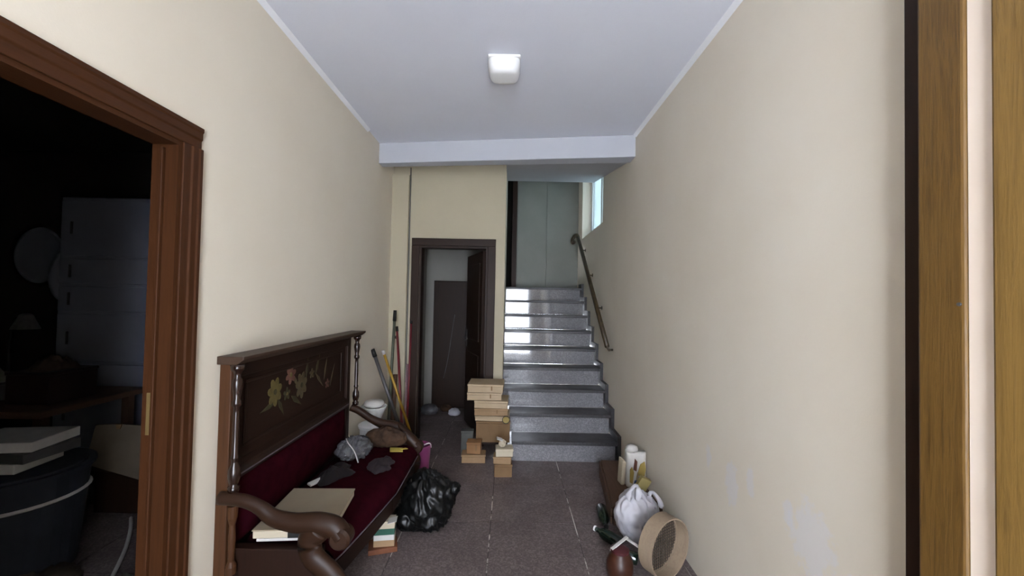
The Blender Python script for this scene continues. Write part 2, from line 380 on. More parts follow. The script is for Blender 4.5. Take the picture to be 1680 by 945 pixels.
# far doorway
d2 = thing('door_2', 'dark brown wooden frame and open leaf of the far doorway', 'door', (-.575, YB, 0)); d2['kind'] = 'structure'
cx = .08
box('casing_post', M_darkdoor, d2, D2x0 - cx, YB - .025, 0, D2x0, YB, D2z, .004)
box('casing_post', M_darkdoor, d2, D2x1, YB - .025, 0, D2x1 + cx, YB, D2z, .004)
box('casing_head', M_darkdoorH, d2, D2x0 - cx, YB - .025, D2z, D2x1 + cx, YB, D2z + .075, .004)
box('jamb', M_darkdoor, d2, D2x0, YB, 0, D2x0 + .02, YB + T, D2z - .02)
box('jamb', M_darkdoor, d2, D2x1 - .02, YB, 0, D2x1, YB + T, D2z - .02)
box('jamb_head', M_darkdoorH, d2, D2x0, YB, D2z - .02, D2x1, YB + T, D2z)
hx, hy = D2x1 - .024, YB + T + .004; la = math.radians(110.5); ld = Vector((math.cos(la), math.sin(la), 0)); ln_ = Vector((-ld.y, ld.x, 0))
def lbox(name, parent, u0, u1, v0, v1, z0, z1, mat, bv=.003):
    c = Vector((hx, hy, 0)) + ld * (u0 + u1) / 2 + ln_ * (v0 + v1) / 2
    return MB().obox((c.x, c.y, (z0 + z1) / 2), (u1 - u0, abs(v1 - v0), z1 - z0), (0, 0, la)).build(name, mat, parent, bv)
lf = lbox('leaf', d2, 0, .64, 0, .038, .01, D2z - .03, M_darkdoor)
for z0, z1 in ((.15, .85), (1.0, 1.85)): lbox('panel', lf, .09, .55, .0385, .046, z0, z1, M_darkdoor)
lbox('escutcheon', lf, .585, .615, .0385, .042, .9, 1.1, M_grey, 0)
lbox('handle', lf, .50, .61, .055, .07, .99, 1.012, M_grey)
# room behind the far doorway
struct(MB().box(XL - .02, YB + T, 0, -1.13, 5.4, 2.6).box(-1.13, 5.4, 0, XS - T, 5.5, 2.6).build('wall_inner', M_inner), 'pale walls of the small room seen through the far doorway', 'wall')
struct(box('ceiling_inner', M_soffit, None, XL - .02, YB + T, 2.6, XS - T, 5.5, 2.68), 'grey ceiling of the small room beyond the far doorway', 'ceiling')
# entrance leaf lying open against the right wall, next to the camera
d3 = thing('door_3', 'golden oak entrance door leaf standing open against the right wall', 'door', (XR - .03, .6, 0)); d3['kind'] = 'structure'
box('edge_strip', M_darkdoor, d3, XR - .040, .955, 0.01, XR, 1.002, 2.87, .003)
MB().tube([(XR - .041, .953, .01), (XR - .041, .953, 2.865)], .003, 6).build('pale_line', M_cardP, d3)  # pale line standing in for the highlight on the leaf's arris
box('stile', M_oak, d3, XR - .06, .852, .01, XR, .951, 2.869, .006)
box('inlay_strip', M_inlay, d3, XR - .052, .802, .01, XR, .851, 2.869)
box('stile', M_oak2, d3, XR - .064, .70, .01, XR, .801, 2.869, .006)
box('panel', M_oak2, d3, XR - .05, .22, .01, XR, .699, 2.869)
box('stile', M_oak, d3, XR - .064, .10, .01, XR, .219, 2.869, .006)
MB().tube([(XR - .064, .861, 1.47), (XR - .058, .861, 1.47)], .004, 8).build('screw_head', M_grey, d3)

# ------------------------------------------------------------------ dark side room
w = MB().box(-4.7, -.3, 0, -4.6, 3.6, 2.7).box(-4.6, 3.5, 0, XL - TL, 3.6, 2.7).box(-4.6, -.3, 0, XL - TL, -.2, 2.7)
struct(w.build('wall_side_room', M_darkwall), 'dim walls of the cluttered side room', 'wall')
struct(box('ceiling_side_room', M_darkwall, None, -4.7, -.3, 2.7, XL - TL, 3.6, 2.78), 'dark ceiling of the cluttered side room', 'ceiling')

# ------------------------------------------------------------------ ceiling lamp
lp = thing('ceiling_lamp', 'white plastic rounded square ceiling lamp, switched off', 'lamp', (-.055, 2.33, ZC))
box('base_plate', M_white, lp, -.15, 2.235, ZC - .018, .04, 2.425, ZC, .008)
m = MB(); rows = 14; n = 40
def sq(a, p=4.): c, s = math.cos(a), math.sin(a); k = (abs(c) ** p + abs(s) ** p) ** (-1 / p); return c * k, s * k
vs = []; fs = []
for i in range(rows + 1):
    t = i / rows; r = .096 * max(.02, math.cos(t * PI / 2)) ** .32; z = ZC - .018 - .078 * math.sin(t * PI / 2) ** 1.15
    for k in range(n):
        u, w_ = sq(2 * PI * k / n); vs.append((-.055 + u * r, 2.33 + w_ * r, z))
fs = [(i * n + k, (i + 1) * n + k, (i + 1) * n + (k + 1) % n, i * n + (k + 1) % n) for i in range(rows) for k in range(n)] + [tuple(range(rows * n + n - 1, rows * n - 1, -1))]
m.add(vs, fs).build('diffuser', M_white, lp, smooth=True)
# ------------------------------------------------------------------ the settle
BY0, BY1, BX = 1.675, 3.03, XL + .004
bn = thing('hall_settle', 'carved dark walnut hall settle with burgundy velvet seat and painted back', 'bench', (-.95, 2.35, 0))
# back board, frame and ledge
box('back_board', M_benchH, bn, BX, BY0 + .055, .08, BX + .022, 2.955, 1.165)
box('back_stile', M_benchL, bn, BX, BY0, 0, BX + .05, BY0 + .054, 1.165, .004)
box('back_stile', M_bench, bn, BX + .0225, 2.90, .36, BX + .045, 2.955, 1.165, .004)
box('top_rail', M_benchH, bn, BX + .0225, BY0 + .055, 1.10, BX + .045, 2.899, 1.165, .004)
MB().prism([(BX, 1.166), (BX + .085, 1.166), (BX + .105, 1.182), (BX + .112, 1.186), (BX + .112, 1.20), (BX, 1.20)], 'y', BY0 - .02, BY1 + .035).build('ledge', M_benchL if False else wood('ledge_walnut', '#2b1f18', '#403026', 'y', 10., .45, .1, .25), bn, .003)
md = MB().prism([(BX + .0225, .665), (BX + .06, .665), (BX + .066, .68), (BX + .05, .70), (BX + .05, .715), (BX + .0225, .73)], 'y', BY0 + .055, 2.899).build('lower_moulding', M_benchH, bn, .002)
MB().tube([(BX + .064, BY0 + .06, .683), (BX + .064, 2.895, .683)], .0035, 6).build('pale_line', M_piping, md)
# raised rim of painted panel
rim = MB()
for (y0, z0, y1, z1) in ((1.80, .775, 2.84, .79), (1.80, 1.06, 2.84, 1.075), (1.80, .79, 1.815, 1.06), (2.825, .79, 2.84, 1.06)):
    rim.box(BX + .0225, y0, z0, BX + .030, y1, z1)
rim.build('panel_rim', M_benchH, bn, .003)
# painted flowers
def petalflower(y, z, r, n, mat, centre, squash=1.):
    X = BX + .0228; m = MB()
    for k in range(n):
        a = 2 * PI * k / n + .3
        c0 = (y + math.cos(a) * r * .55, z + math.sin(a) * r * .55 * squash)
        poly = []
        for q in range(10):
            b = 2 * PI * q / 10
            u, w_ = math.cos(b) * r * .5, math.sin(b) * r * .3
            poly.append((c0[0] + u * math.cos(a) - w_ * math.sin(a), c0[1] + (u * math.sin(a) + w_ * math.cos(a)) * squash))
        m.prism(poly, 'x', X, X + .0008 + .0002 * k)
    o = m.build('painted_flower', mat, bn)
    m2 = MB().prism([(y + math.cos(2*PI*q/10) * r * .25, z + math.sin(2*PI*q/10) * r * .25) for q in range(10)], 'x', X, X + .003)
    m2.build('flower_centre', centre, o)
F1 = plain('painted_yellow', '#4a4020', '#62562e', .6, 20.); F2 = plain('painted_rose', '#50302a', '#654438', .6, 20.)
F3 = plain('painted_olive', '#2c2818', '#3e3922', .6, 20.); F4 = plain('painted_buff', '#3e3524', '#524831', .6, 20.)
petalflower(2.04, .965, .060, 7, F1, F3, 1.2); petalflower(2.185, 1.025, .050, 6, F2, F1); petalflower(2.30, .945, .062, 7, F4, F3, 1.2)
petalflower(2.63, .885, .030, 5, F2, F3); petalflower(2.15, .93, .035, 5, F3, F1); petalflower(2.42, .99, .03, 5, F4, F1)
for (y, z, dy, dz, w_) in ((2.36, 1.04, .01, .07, .014), (2.49, 1.04, .03, .07, .016), (2.60, 1.0, .02, .08, .012), (2.25, .87, .06, -.04, .016), (2.10, .87, .03, -.05, .014), (1.98, .90, -.06, -.01, .014), (2.52, .93, .05, -.05, .012), (2.70, .93, .03, .07, .010), (2.22, 1.0, -.05, .06, .012)):
    L = math.hypot(dy, dz); nx, nz = -dz / L * w_, dy / L * w_
    MB().prism([(y - dy, z - dz), (y - dy * .3 + nx, z - dz * .3 + nz), (y + dy, z + dz), (y - dy * .3 - nx, z - dz * .3 - nz)], 'x', BX + .0228, BX + .0235).build('painted_leaf', F3 if w_ > .012 else F4, bn)
# upholstered back
m = MB(); ny, nz = 30, 8; vs = []
for i in range(ny + 1):
    for j in range(nz + 1):
        y = BY0 + .06 + (2.895 - BY0 - .06) * i / ny; z = .36 + (.664 - .36) * j / nz
        e = min(1, min(i, ny - i) / 2.) ** .5 * min(1, min(j, nz - j) / 1.5) ** .5
        vs.append((BX + .024 + .045 * e + .004 * noise.noise((y * 6, z * 6, 0)), y, z))
m.add(vs, [(i * (nz + 1) + j, (i + 1) * (nz + 1) + j, (i + 1) * (nz + 1) + j + 1, i * (nz + 1) + j + 1) for i in range(ny) for j in range(nz)])
m.box(BX + .0225, BY0 + .06, .36, BX + .0245, 2.895, .664)
m.build('back_cushion', M_velvet, bn, smooth=True)
# seat
def seat_front(y):
    t = (y - 1.74) / (2.95 - 1.74); return -.752 + .105 * min(1, t * 1.9) ** .8 - .012 * max(0, t - .6)
m = MB(); nx, ny = 12, 36; vs = []
ys = [1.755 + (2.935 - 1.755) * i / ny for i in range(ny + 1)]
prof = [(0, .386), (.2, .392), (.45, .396), (.7, .394), (.86, .388), (.95, .375), (1.0, .345), (1.004, .31), (.99, .28), (.9, .275), (0, .275)]
for y in ys:
    x0 = BX + .075; x1 = seat_front(y)
    for t, z in prof:
        dz = .006 * noise.noise((t * 3, y * 4, 2.)) if .1 < t < .9 and z > .3 else 0
        e = min(1, (y - 1.75) / .03, (2.94 - y) / .03); vs.append((x0 + (x1 - x0) * t, y, z + dz if z < .3 else .275 + (z + dz - .275) * (.55 + .45 * max(0, e) ** .5)))
L = len(prof)
m.add(vs, [(i * L + j, i * L + (j + 1) % L, (i + 1) * L + (j + 1) % L, (i + 1) * L + j) for i in range(ny) for j in range(L)] + [tuple(range(L)), tuple(range((ny + 1) * L - 1, ny * L - 1, -1))])
seat = m.build('seat_cushion', M_velvet, bn, smooth=True)
MB().tube([(seat_front(y) + .004, y, .300) for y in ys], .004, 6).build('piping', M_piping, seat)
# rails under the seat
MB().prism([(BX + .03, 1.755), (BX + .03, 2.935)] + [(seat_front(y) - .015, y) for y in reversed(ys)], 'z', .19, .274).build('seat_rail', M_benchH, bn)
# arms with scroll ends, on S-shaped supports running down to the feet
for ya, f in ((1.66, 0), (2.975, 1)):
    arm = [(BX + .03, ya, .616), (-1.08, ya, .607), (-1.013, ya, .58), (-.955, ya, .541), (-.869, ya, .522), (-.772, ya, .522), (-.704, ya, .507), (-.671, ya, .470)]
    if f: arm = [(BX + .05, ya, .635), (-1.10, ya, .61), (-1.01, ya, .555), (-.93, ya, .520), (-.83, ya, .500), (-.76, ya, .45), (-.705, ya, .40), (-.66, ya, .355)]
    p = bez(arm, 8); r = [.027 + .017 * min(1, max(0, i / len(p) - .25) * 2.2) for i in range(len(p))]
    ao = MB().tube(p, r, 14, flat=(.88, 1.0)).build('arm', M_arm, bn, smooth=True)
    e = arm[-1]
    MB().lathe(e, [(0, -.036), (.034, -.036), (.044, -.026), (.044, .026), (.034, .036), (0, .036)], 24, Matrix.Rotation(PI / 2, 4, 'X')).build('scroll', M_arm, ao, smooth=False)
    sup = [(-.765, ya, .50), (-.80, ya, .456), (-.79, ya, .388), (-.72, ya, .326), (-.675, ya, .268), (-.68, ya, .19), (-.70, ya, .10), (-.68, ya, .04), (-.65, ya, .028)]
    MB().tube(bez(sup, 7), [.056 - .026 * i / 56 for i in range(57)], 14, flat=(.66, .95)).build('arm_support', M_arm, bn, smooth=True)
    MB().obox((-1.165, ya, .19), (.05, .045, .17)).obox((-1.165, ya, .05), (.06, .05, .10)).build('back_leg', M_bench, bn, .004)
box('shade_panel', M_bench, bn, BX + .051, 1.700, .06, -.775, 1.745, .385, .004)  # dark panel added for the shade under the near arm
# turned columns under the ledge
for yc, zb_ in ((1.675, .636), (2.99, .652)):
    H = 1.166 - zb_; pr = []
    for t, r in ((0, .022), (.04, .022), (.05, .014), (.08, .020), (.12, .024), (.18, .022), (.22, .013), (.25, .013), (.27, .017), (.29, .012), (.45, .0135), (.62, .012), (.66, .012), (.68, .019), (.71, .019), (.73, .013), (.78, .017), (.84, .022), (.88, .020), (.9, .013), (.94, .016), (.96, .026), (1.0, .028)):
        pr.append((r, t * H))
    MB().lathe((-1.135, yc, zb_), pr, 18).build('turned_column', M_turned, bn, smooth=True)
MB().lathe((-1.135, 1.675, .30), [(.02, 0), (.02, .03), (.012, .05), (.014, .14), (.011, .2), (.018, .23), (.02, .28)], 16).build('turned_column', M_benchL, bn)

def bagmesh(c, rad, amp, seed, n, flatz, fold):
    m = MB().blob(c, rad, .10, 1.6, seed, n, flatz, False)
    C0 = Vector(c)
    for v in m.v:
        d = (v - C0); u = d.normalized()
        q = Vector((u.x * 2.2, u.y * 2.2, u.z * 1.2)) + Vector((seed, 0, 0))
        h = 1 - abs(noise.noise(q * 1.6)) * 2.2
        h2 = 1 - abs(noise.noise(q * 3.6 + Vector((3, 1, 2)))) * 2.
        v += u * (amp * h + amp * .45 * h2) * fold
        if flatz is not None: v.z = max(v.z, flatz)
    return m
def rag(c, rx, ry, h, seed, n=48, rows=14):
    """crumpled cloth lying on a surface: ragged outline, ridged folds, closed underneath"""
    vs = []
    for i in range(rows + 1):
        t = i / rows
        for k in range(n):
            a = 2 * PI * k / n
            e = 1 + .45 * noise.noise((math.cos(a) * 1.5 + seed, math.sin(a) * 1.5, seed)) + .12 * noise.noise((math.cos(a) * 6, math.sin(a) * 6, seed))
            x, y = math.cos(a) * rx * e * t, math.sin(a) * ry * e * t
            f = 1 - abs(noise.noise((x * 13 + seed, y * 13, 0))) * 2.2 + .4 * (1 - abs(noise.noise((x * 30, y * 30, seed))) * 2)
            vs.append((c[0] + x, c[1] + y, c[2] + .004 + max(0, h * (1 - t ** 3) * (.45 + .5 * f))))
    m = MB(); N_ = (rows + 1) * n
    fs = [(i * n + k, i * n + (k + 1) % n, (i + 1) * n + (k + 1) % n, (i + 1) * n + k) for i in range(rows) for k in range(n)]
    lo = [(x, y, c[2]) for x, y, z in vs[rows * n:]]
    fs += [(rows * n + k, rows * n + (k + 1) % n, N_ + (k + 1) % n, N_ + k) for k in range(n)] + [tuple(range(N_ + n - 1, N_ - 1, -1))]
    return m.add(vs + lo, fs)
# ------------------------------------------------------------------ things on the settle
def slab(name, label, cat, mat, c, size, rz=0, rx=0, ry=0, bevel=.003, group=None, extra=None):
    t = thing(name, label, cat, (c[0], c[1], c[2] - size[2] / 2), group)
    MB().obox(c, size, (rx, ry, rz)).build('body', mat, t, bevel)
    return t
t = thing('flat_box', 'large flat cream cardboard box lying on the velvet seat', 'box', (-.92, 1.88, .417), None)
MB().prism([(-1.075, 1.715), (-.75, 1.745), (-.79, 2.10), (-1.10, 2.09)], 'z', .4175, .449).build('body', M_cream, t, .004)
MB().prism([(-1.078, 1.712), (-.746, 1.742), (-.786, 2.103), (-1.103, 2.093)], 'z', .4495, .455).build('lid', plain('grubby_board', '#8d806c', '#9b8e78', .85, 4.), t, .002)
MB().prism([(-.93, 1.7275), (-.85, 1.7345), (-.85, 1.7315), (-.93, 1.7245)], 'z', .4185, .447).build('dark_label', M_black, t)
o = MB().prism([(-1.06, 1.718), (-.83, 1.738), (-.84, 1.98), (-1.08, 1.97)], 'z', .4045, .417).build('magazine', M_paper, None, .002, loc=(-.95, 1.85, .4045)); tag(o, 'thin white magazine under the large flat box on the seat', 'magazine')
o = MB().obox((-1.07, 2.26, .412), (.03, .085, .012), (0, .2, -.45)).build('paper_slip', M_paper, None, .002, loc=(-1.07, 2.26, .40)); tag(o, 'small white paper slip on the velvet seat', 'paper')
o = MB().obox((-.755, 2.755, .412), (.085, .05, .008), (.12, .10, .3)).obox((-.71, 2.765, .416), (.05, .04, .006), (-.2, .1, .6)).build('yellow_leaflet', plain('yellow_paper', '#9c8a34', '#ab9a4a', .8, 9.), None, .001, loc=(-.74, 2.8, .42)); tag(o, 'crumpled yellow leaflet at the far end of the seat', 'paper')
o = bagmesh((-1.01, 2.66, .452), (.085, .115, .05), .026, 3.3, 72, .404, 1.).build('plastic_bag', M_clear, None, smooth=True, loc=(-1.0, 2.62, .398)); tag(o, 'crumpled clear plastic bag against the velvet back', 'bag')
o = rag((-1.01, 2.37, .403), .085, .12, .05, 5.2).build('black_cloth', plain('black_cloth', '#0c0608', '#140b0e', .9, 12., .4), None, smooth=True, loc=(-.99, 2.33, .398)); tag(o, 'crumpled black cloth on the middle of the seat', 'cloth')
o = rag((-.78, 2.52, .403), .07, .11, .035, 8.4).build('grey_cloth', plain('grey_cloth', '#1c1418', '#281e22', .9, 12., .4), None, smooth=True, loc=(-.83, 2.5, .398)); tag(o, 'dark grey rag near the front of the seat', 'cloth')
o = bagmesh((-.86, 2.86, .455), (.135, .055, .06), .016, 11.2, 64, .403, 1.).build('brown_rag', M_rag, None, smooth=True, loc=(-.88, 2.83, .398)); tag(o, 'mottled brown rag bundled against the far arm', 'cloth')
pts = [(-1.04, 2.60, .535), (-1.0, 2.53, .535), (-.94, 2.48, .50), (-.90, 2.44, .45)]
o = MB().tube(bez(pts, 6), .0035, 6).build('highlight', M_paper, None, smooth=True, loc=pts[0]); tag(o, 'pale string line painted over the clear plastic bag', 'highlight')  # thin pale tube standing in for highlights on the bag

# ------------------------------------------------------------------ beyond the settle
t = thing('white_pail', 'white plastic pail with lid behind the far end of the settle', 'pail', (-1.08, 3.24, 0))
MB().lathe((-1.08, 3.24, 0), [(.085, 0), (.09, .01), (.105, .40), (.11, .41)], 24).build('body', M_white, t, smooth=False)
MB().lathe((-1.08, 3.24, .411), [(.115, 0), (.118, .02), (.10, .03), (0, .035)], 24).build('lid', M_white, t)
t = thing('white_bowl', 'white bowl on top of the lidded pail', 'bowl', (-1.10, 3.24, .447))
MB().lathe((-1.08, 3.24, .452), [(.04, 0), (.05, .005), (.075, .06), (.10, .12), (.104, .125), (.098, .125), (.07, .06), (.045, .012), (0, .01)], 24).build('body', M_white, t, smooth=True)
MB().lathe((-1.08, 3.24, .452), [(.05, .118), (.06, .115), (.085, .14), (.07, .165), (0, .17)], 24).build('contents', M_paper, t, smooth=True)
def pole(name, label, a, b, r, mat, cat='pole', tip=None, tipmat=None, grp='broom handles and poles in the far corner'):
    a, b = Vector(a), Vector(b); t = thing(name, label, cat, a, grp)
    MB().tube([a, a.lerp(b, .5), b], [r, r, r * .95], 10).build('shaft', mat, t, smooth=True)
    if tip: MB().tube([b, b + (b - a).normalized() * tip], [r * 1.25, r * 1.1], 10).build('grip', tipmat or M_black, t, smooth=True)
    return t
pole('metal_tube', 'dark metal tube leaning out towards the settle column', (-.90, 3.72, .012), (-1.185, 3.55, .93), .016, M_grey, tip=.07)
pole('mop_handle', 'yellow mop handle leaning left beside the far doorway', (-.85, 3.80, .012), (-1.15, 3.70, .93), .013, M_yellow, tip=.04, tipmat=M_paper)
pole('broom_handle', 'red broom handle leaning in the far corner', (-.95, 3.70, .012), (-1.12, 4.00, 1.12), .012, M_red, tip=.05)
pole('wood_pole', 'tall green-grey pole, the highest in the far corner', (-1.12, 3.76, .012), (-1.075, 3.74, 1.24), .014, M_green, tip=.10)
pole('short_plank', 'short broad brown stick standing among the poles', (-1.12, 3.90, .02), (-1.11, 3.94, .70), .024, M_brownbox)
pole('red_rod', 'thin red rod standing against the door casing', (-.98, 3.92, .012), (-.985, 4.02, 1.20), .010, M_red, tip=.03)
pole('pink_pole', 'pale pink pole beside the red broom', (-.99, 3.86, .012), (-1.0, 3.97, .80), .012, plain('pale_pink_plastic', '#6e525a', '#7d6068', .5, 6.))
o = MB().tube([(-1.13, YB - .035, 1.06), (-1.13, YB - .05, 1.06)], .017, 14).build('bell_push', M_black, None, loc=(-1.13, YB - .035, 1.06)); tag(o, 'small round black knob on the corner pier', 'knob')
# pink bucket
t = thing('pink_bucket', 'pink plastic bucket behind the black rubbish bag', 'bucket', (-.69, 3.27, 0))
MB().lathe((-.69, 3.25, 0), [(.058, 0), (.06, .004), (.078, .26), (.084, .262), (.084, .272), (.074, .272), (.055, .012), (0, .012)], 24).build('body', M_pink, t, smooth=False)
MB().tube(bez([(-.772, 3.25, .25), (-.765, 3.20, .30), (-.69, 3.175, .285), (-.615, 3.20, .30), (-.608, 3.25, .25)], 6), .004, 6).build('handle', M_white, t, smooth=True)
# black rubbish bag
t = thing('rubbish_bag', 'full black rubbish bag on the floor before the settle', 'bag', (-.52, 2.56, 0))
bagmesh((-.497, 2.60, .145), (.150, .14, .165), .024, 2.3, 96, 0, 1.).build('body', M_blackbag, t, smooth=True)
bagmesh((-.345, 2.655, .205), (.04, .035, .03), .012, 5.1, 32, None, 1.).build('knot', M_blackbag, t, smooth=True)
bagmesh((-.61, 2.55, .075), (.08, .08, .075), .012, 8.7, 48, 0, 1.).build('lower_fold', M_blackbag, t, smooth=True)
bagmesh((-.52, 2.63, .245), (.085, .08, .075), .02, 7.7, 48, None, 1.).build('fold', M_blackbag, t, smooth=True)
# detergent carton under the seat edge
t = thing('detergent_carton', 'small green and white carton half under the settle seat', 'carton', (-.695, 2.40, 0))
for z0, z1, mt in ((.03, .065, M_card), (.0655, .095, M_paper), (.0955, .13, plain('green_print', '#22483a', '#2c5848', .6, 5.)), (.1305, .172, M_cream)):
    MB().obox((-.695, 2.34, (z0 + z1) / 2), (.115, .07, z1 - z0), (0, 0, .15)).build('band', mt, t)
MB().obox((-.645, 2.315, .178), (.05, .06, .003), (.0, -.2, .15)).build('flap', M_paper, t)
o = MB().obox((-.705, 2.34, .0148), (.16, .11, .0295), (0, 0, .3)).build('orange_tray', plain('orange_card', '#5e3520', '#70432a', .7, 7.), None, .003, loc=(-.7, 2.4, 0)); tag(o, 'flat orange tray under the green and white carton', 'tray')

# ------------------------------------------------------------------ cardboard boxes by the stairs
def carton(label, x0, x1, z0, z1, y0, y1, mat, rz=0., lid=True, name='cardboard_box', group='cardboard boxes beside the stairs', flap=True):
    c = ((x0 + x1) / 2, (y0 + y1) / 2); t = thing(name, label, 'box', (c[0], c[1], z0), group)
    zl = z1 - min(.02, (z1 - z0) * .3) if lid else z1
    MB().obox((c[0], c[1], (z0 + zl) / 2), (x1 - x0, y1 - y0, zl - z0 - .001), (0, 0, rz)).build('body', mat, t, .003)
    if lid: MB().obox((c[0], c[1], (zl + z1) / 2), (x1 - x0 + .006, y1 - y0 + .006, z1 - zl - .001), (0, 0, rz)).build('lid', mat, t, .003)
    if flap:
        m_ = Matrix.Rotation(rz, 3, 'Z'); p = m_ @ Vector(((x1 - x0) * .18, -(y1 - y0) / 2 - .0045, 0))
        MB().obox((c[0] + p.x, c[1] + p.y, (z0 + z1) / 2 + .004), (.012, .002, (z1 - z0) * .5), (0, 0, rz)).build('seam_tape', M_cardD, t)
    return t
carton('large brown box at the bottom of the stack by the stairs', -.285, .03, .13, .325, 3.72, 4.0, M_cardD, .02, name='cardboard_box')
t = thing('wooden_stool', 'low dark stool under the stack of cardboard boxes', 'stool', (-.13, 3.86, 0))
box('top', M_darkdoor, t, -.27, 3.74, .105, .012, 4.0, .129, .003)
for x in (-.255, -.025):
    for y in (3.76, 3.98): box('leg', M_darkdoor, t, x, y - .015, 0, x + .03, y + .015, .1045)
carton('flat box with a yellow lid resting on the large brown box', -.290, .025, .327, .372, 3.715, 3.98, M_cardP, -.03, flap=False)
t = thing('round_lid', 'yellow tape with a black rim on the stacked boxes', 'cover', (-.02, 3.70, .335))  # yellow lid with a black curved rim, built from two discs
MB().lathe((-.005, 3.706, .345), [(.0, -.005), (.036, -.005), (.036, .005), (0, .005)], 20, Matrix.Rotation(PI/2, 4, 'X')).build('rim', M_black, t)
MB().lathe((-.005, 3.698, .348), [(.0, -.003), (.030, -.003), (.030, .003), (0, .003)], 20, Matrix.Rotation(PI/2, 4, 'X')).build('cover', M_gold, t)
carton('tan box in the middle of the stack by the stairs', -.305, .005, .374, .44, 3.73, 3.98, M_card, .03)
carton('pale tan box with a sagging lid, third from the top of the stack', -.30, .01, .442, .512, 3.725, 3.98, M_cardP, -.04, flap=False)
carton('thin pale box second from the top of the stack', -.375, -.055, .514, .585, 3.73, 3.99, M_cardP, .02)
carton('thin tan box on top of the stack by the stairs', -.365, -.035, .587, .665, 3.72, 4.0, M_cardP, -.03)
carton('small flat tan box on the floor left of the stack', -.395, -.185, .0, .075, 3.56, 3.68, M_card, .03, flap=False)
carton('little orange-brown box on the flat floor box', -.35, -.225, .077, .18, 3.57, 3.67, plain('orange_cardboard', '#7d5a3a', '#8e6a48', .85, 6.), -.04)
carton('small dark grey box behind the little orange-brown box', -.42, -.31, .0, .235, 3.71, 3.79, plain('grey_card', '#4c4d4a', '#5c5d58', .8, 6.), .05, flap=False)
carton('small brown box standing in front of the first step', -.095, .05, .0, .105, 3.29, 3.40, M_cardD, .05, flap=True)
carton('middle box of the small pile before the first step', -.10, .045, .107, .165, 3.29, 3.40, M_card, -.06, flap=False)
carton('small cream box topping the pile before the first step', -.085, .055, .167, .23, 3.29, 3.40, M_cream, .06, flap=False)
t = thing('crumpled_wrapper', 'crumpled cream wrapper on the small cream box', 'wrapper', (-.03, 3.34, .232))
MB().blob((-.03, 3.34, .262), (.03, .025, .03), .5, 3., 4, 20, .232).build('body', M_cream, t, smooth=False)
MB().obox((-.055, 3.33, .300), (.05, .03, .012), (.2, .35, .3)).build('flap', M_paper, t)

# ------------------------------------------------------------------ clutter along the right wall
t = thing('wooden_crate', 'low brown wooden crate against the right wall by the stairs', 'crate', (.86, 3.0, 0))
cr = [(.70, 2.62), (1.03, 2.62), (1.03, 3.40), (.80, 3.40)]
for (a, b) in ((0, 1), (1, 2), (2, 3), (3, 0)):
    p, q = Vector(cr[a] + (0,)), Vector(cr[b] + (0,)); d = (q - p); L = d.length; ang = math.atan2(d.y, d.x)
    for z0, z1 in ((.004, .052), (.058, .108)):
        c = (p + q) / 2; MB().obox((c.x, c.y, (z0 + z1) / 2), (L - .024, .014, z1 - z0), (0, 0, ang)).build('slat', M_brownbox, t, .002)
MB().prism([(.715, 2.635), (1.02, 2.635), (1.02, 3.385), (.812, 3.385)], 'z', .0, .012).build('bottom', M_brownbox, t)
MB().prism([(.71, 2.63), (1.025, 2.63), (1.025, 3.39), (.807, 3.39)], 'z', .109, .118).build('lid', M_brownbox, t, .002)
# printed paper sacks / carton
t = thing('flour_sack', 'white paper sack with yellow and blue print on the crate', 'sack', (.955, 2.95, .119))
m = MB(); vs = []; n = 24; rows = 14
for i in range(rows + 1):
    z = .119 + .245 * i / rows
    for k in range(n):
        u, w_ = sq(2 * PI * k / n, 5.); wob = 1 + .06 * noise.noise((u * 2, w_ * 2, z * 14)); tp = 1 if i < rows - 2 else (.9 if i == rows - 2 else (.78 if i == rows - 1 else .6))
        vs.append((.955 + u * .072 * wob, 2.95 + w_ * .05 * wob * tp, z))
m.add(vs, [(i * n + k, i * n + (k + 1) % n, (i + 1) * n + (k + 1) % n, (i + 1) * n + k) for i in range(rows) for k in range(n)] + [tuple(range(n - 1, -1, -1)), tuple(range(rows * n, rows * n + n))])
m.build('body', M_paper, t, smooth=True)
MB().blob((.925, 2.94, .385), (.045, .035, .03), .3, 3., 3, 24).build('rolled_top', M_paper, t, smooth=True)
def patch(poly, mat, y=2.892): MB().prism([(.955 + a, .119 + b) for a, b in poly], 'y', y, y + .006).build('print', mat, t)
patch([(-.03, .0), (.045, .0), (.04, .05), (.02, .095), (.0, .06), (-.02, .05)], M_blue)
patch([(.0, .10), (.045, .06), (.06, .14), (.05, .19), (.02, .17)], M_gold); patch([(-.055, .04), (-.035, .03), (-.025, .11), (-.04, .15), (-.055, .13)], M_gold)
patch([(-.03, .13), (-.008, .12), (-.002, .19), (-.02, .21)], plain('brown_print', '#5a3428', '#6c4436', .6, 8.)); patch([(-.01, .06), (.0, .05), (.012, .10), (.0, .115)], plain('buff_print', '#8a7a5a', '#9a8a68', .6, 8.))
t = thing('paper_sack', 'narrow cream paper sack left of the printed sack', 'sack', (.872, 2.97, .119))
MB().obox((.862, 2.97, .205), (.03, .08, .17), (0, .06, .1)).build('body', M_cream, t, .008)
MB().obox((.862, 2.97, .294), (.02, .07, .012), (0, .3, .1)).build('folded_top', M_cream, t, .003)
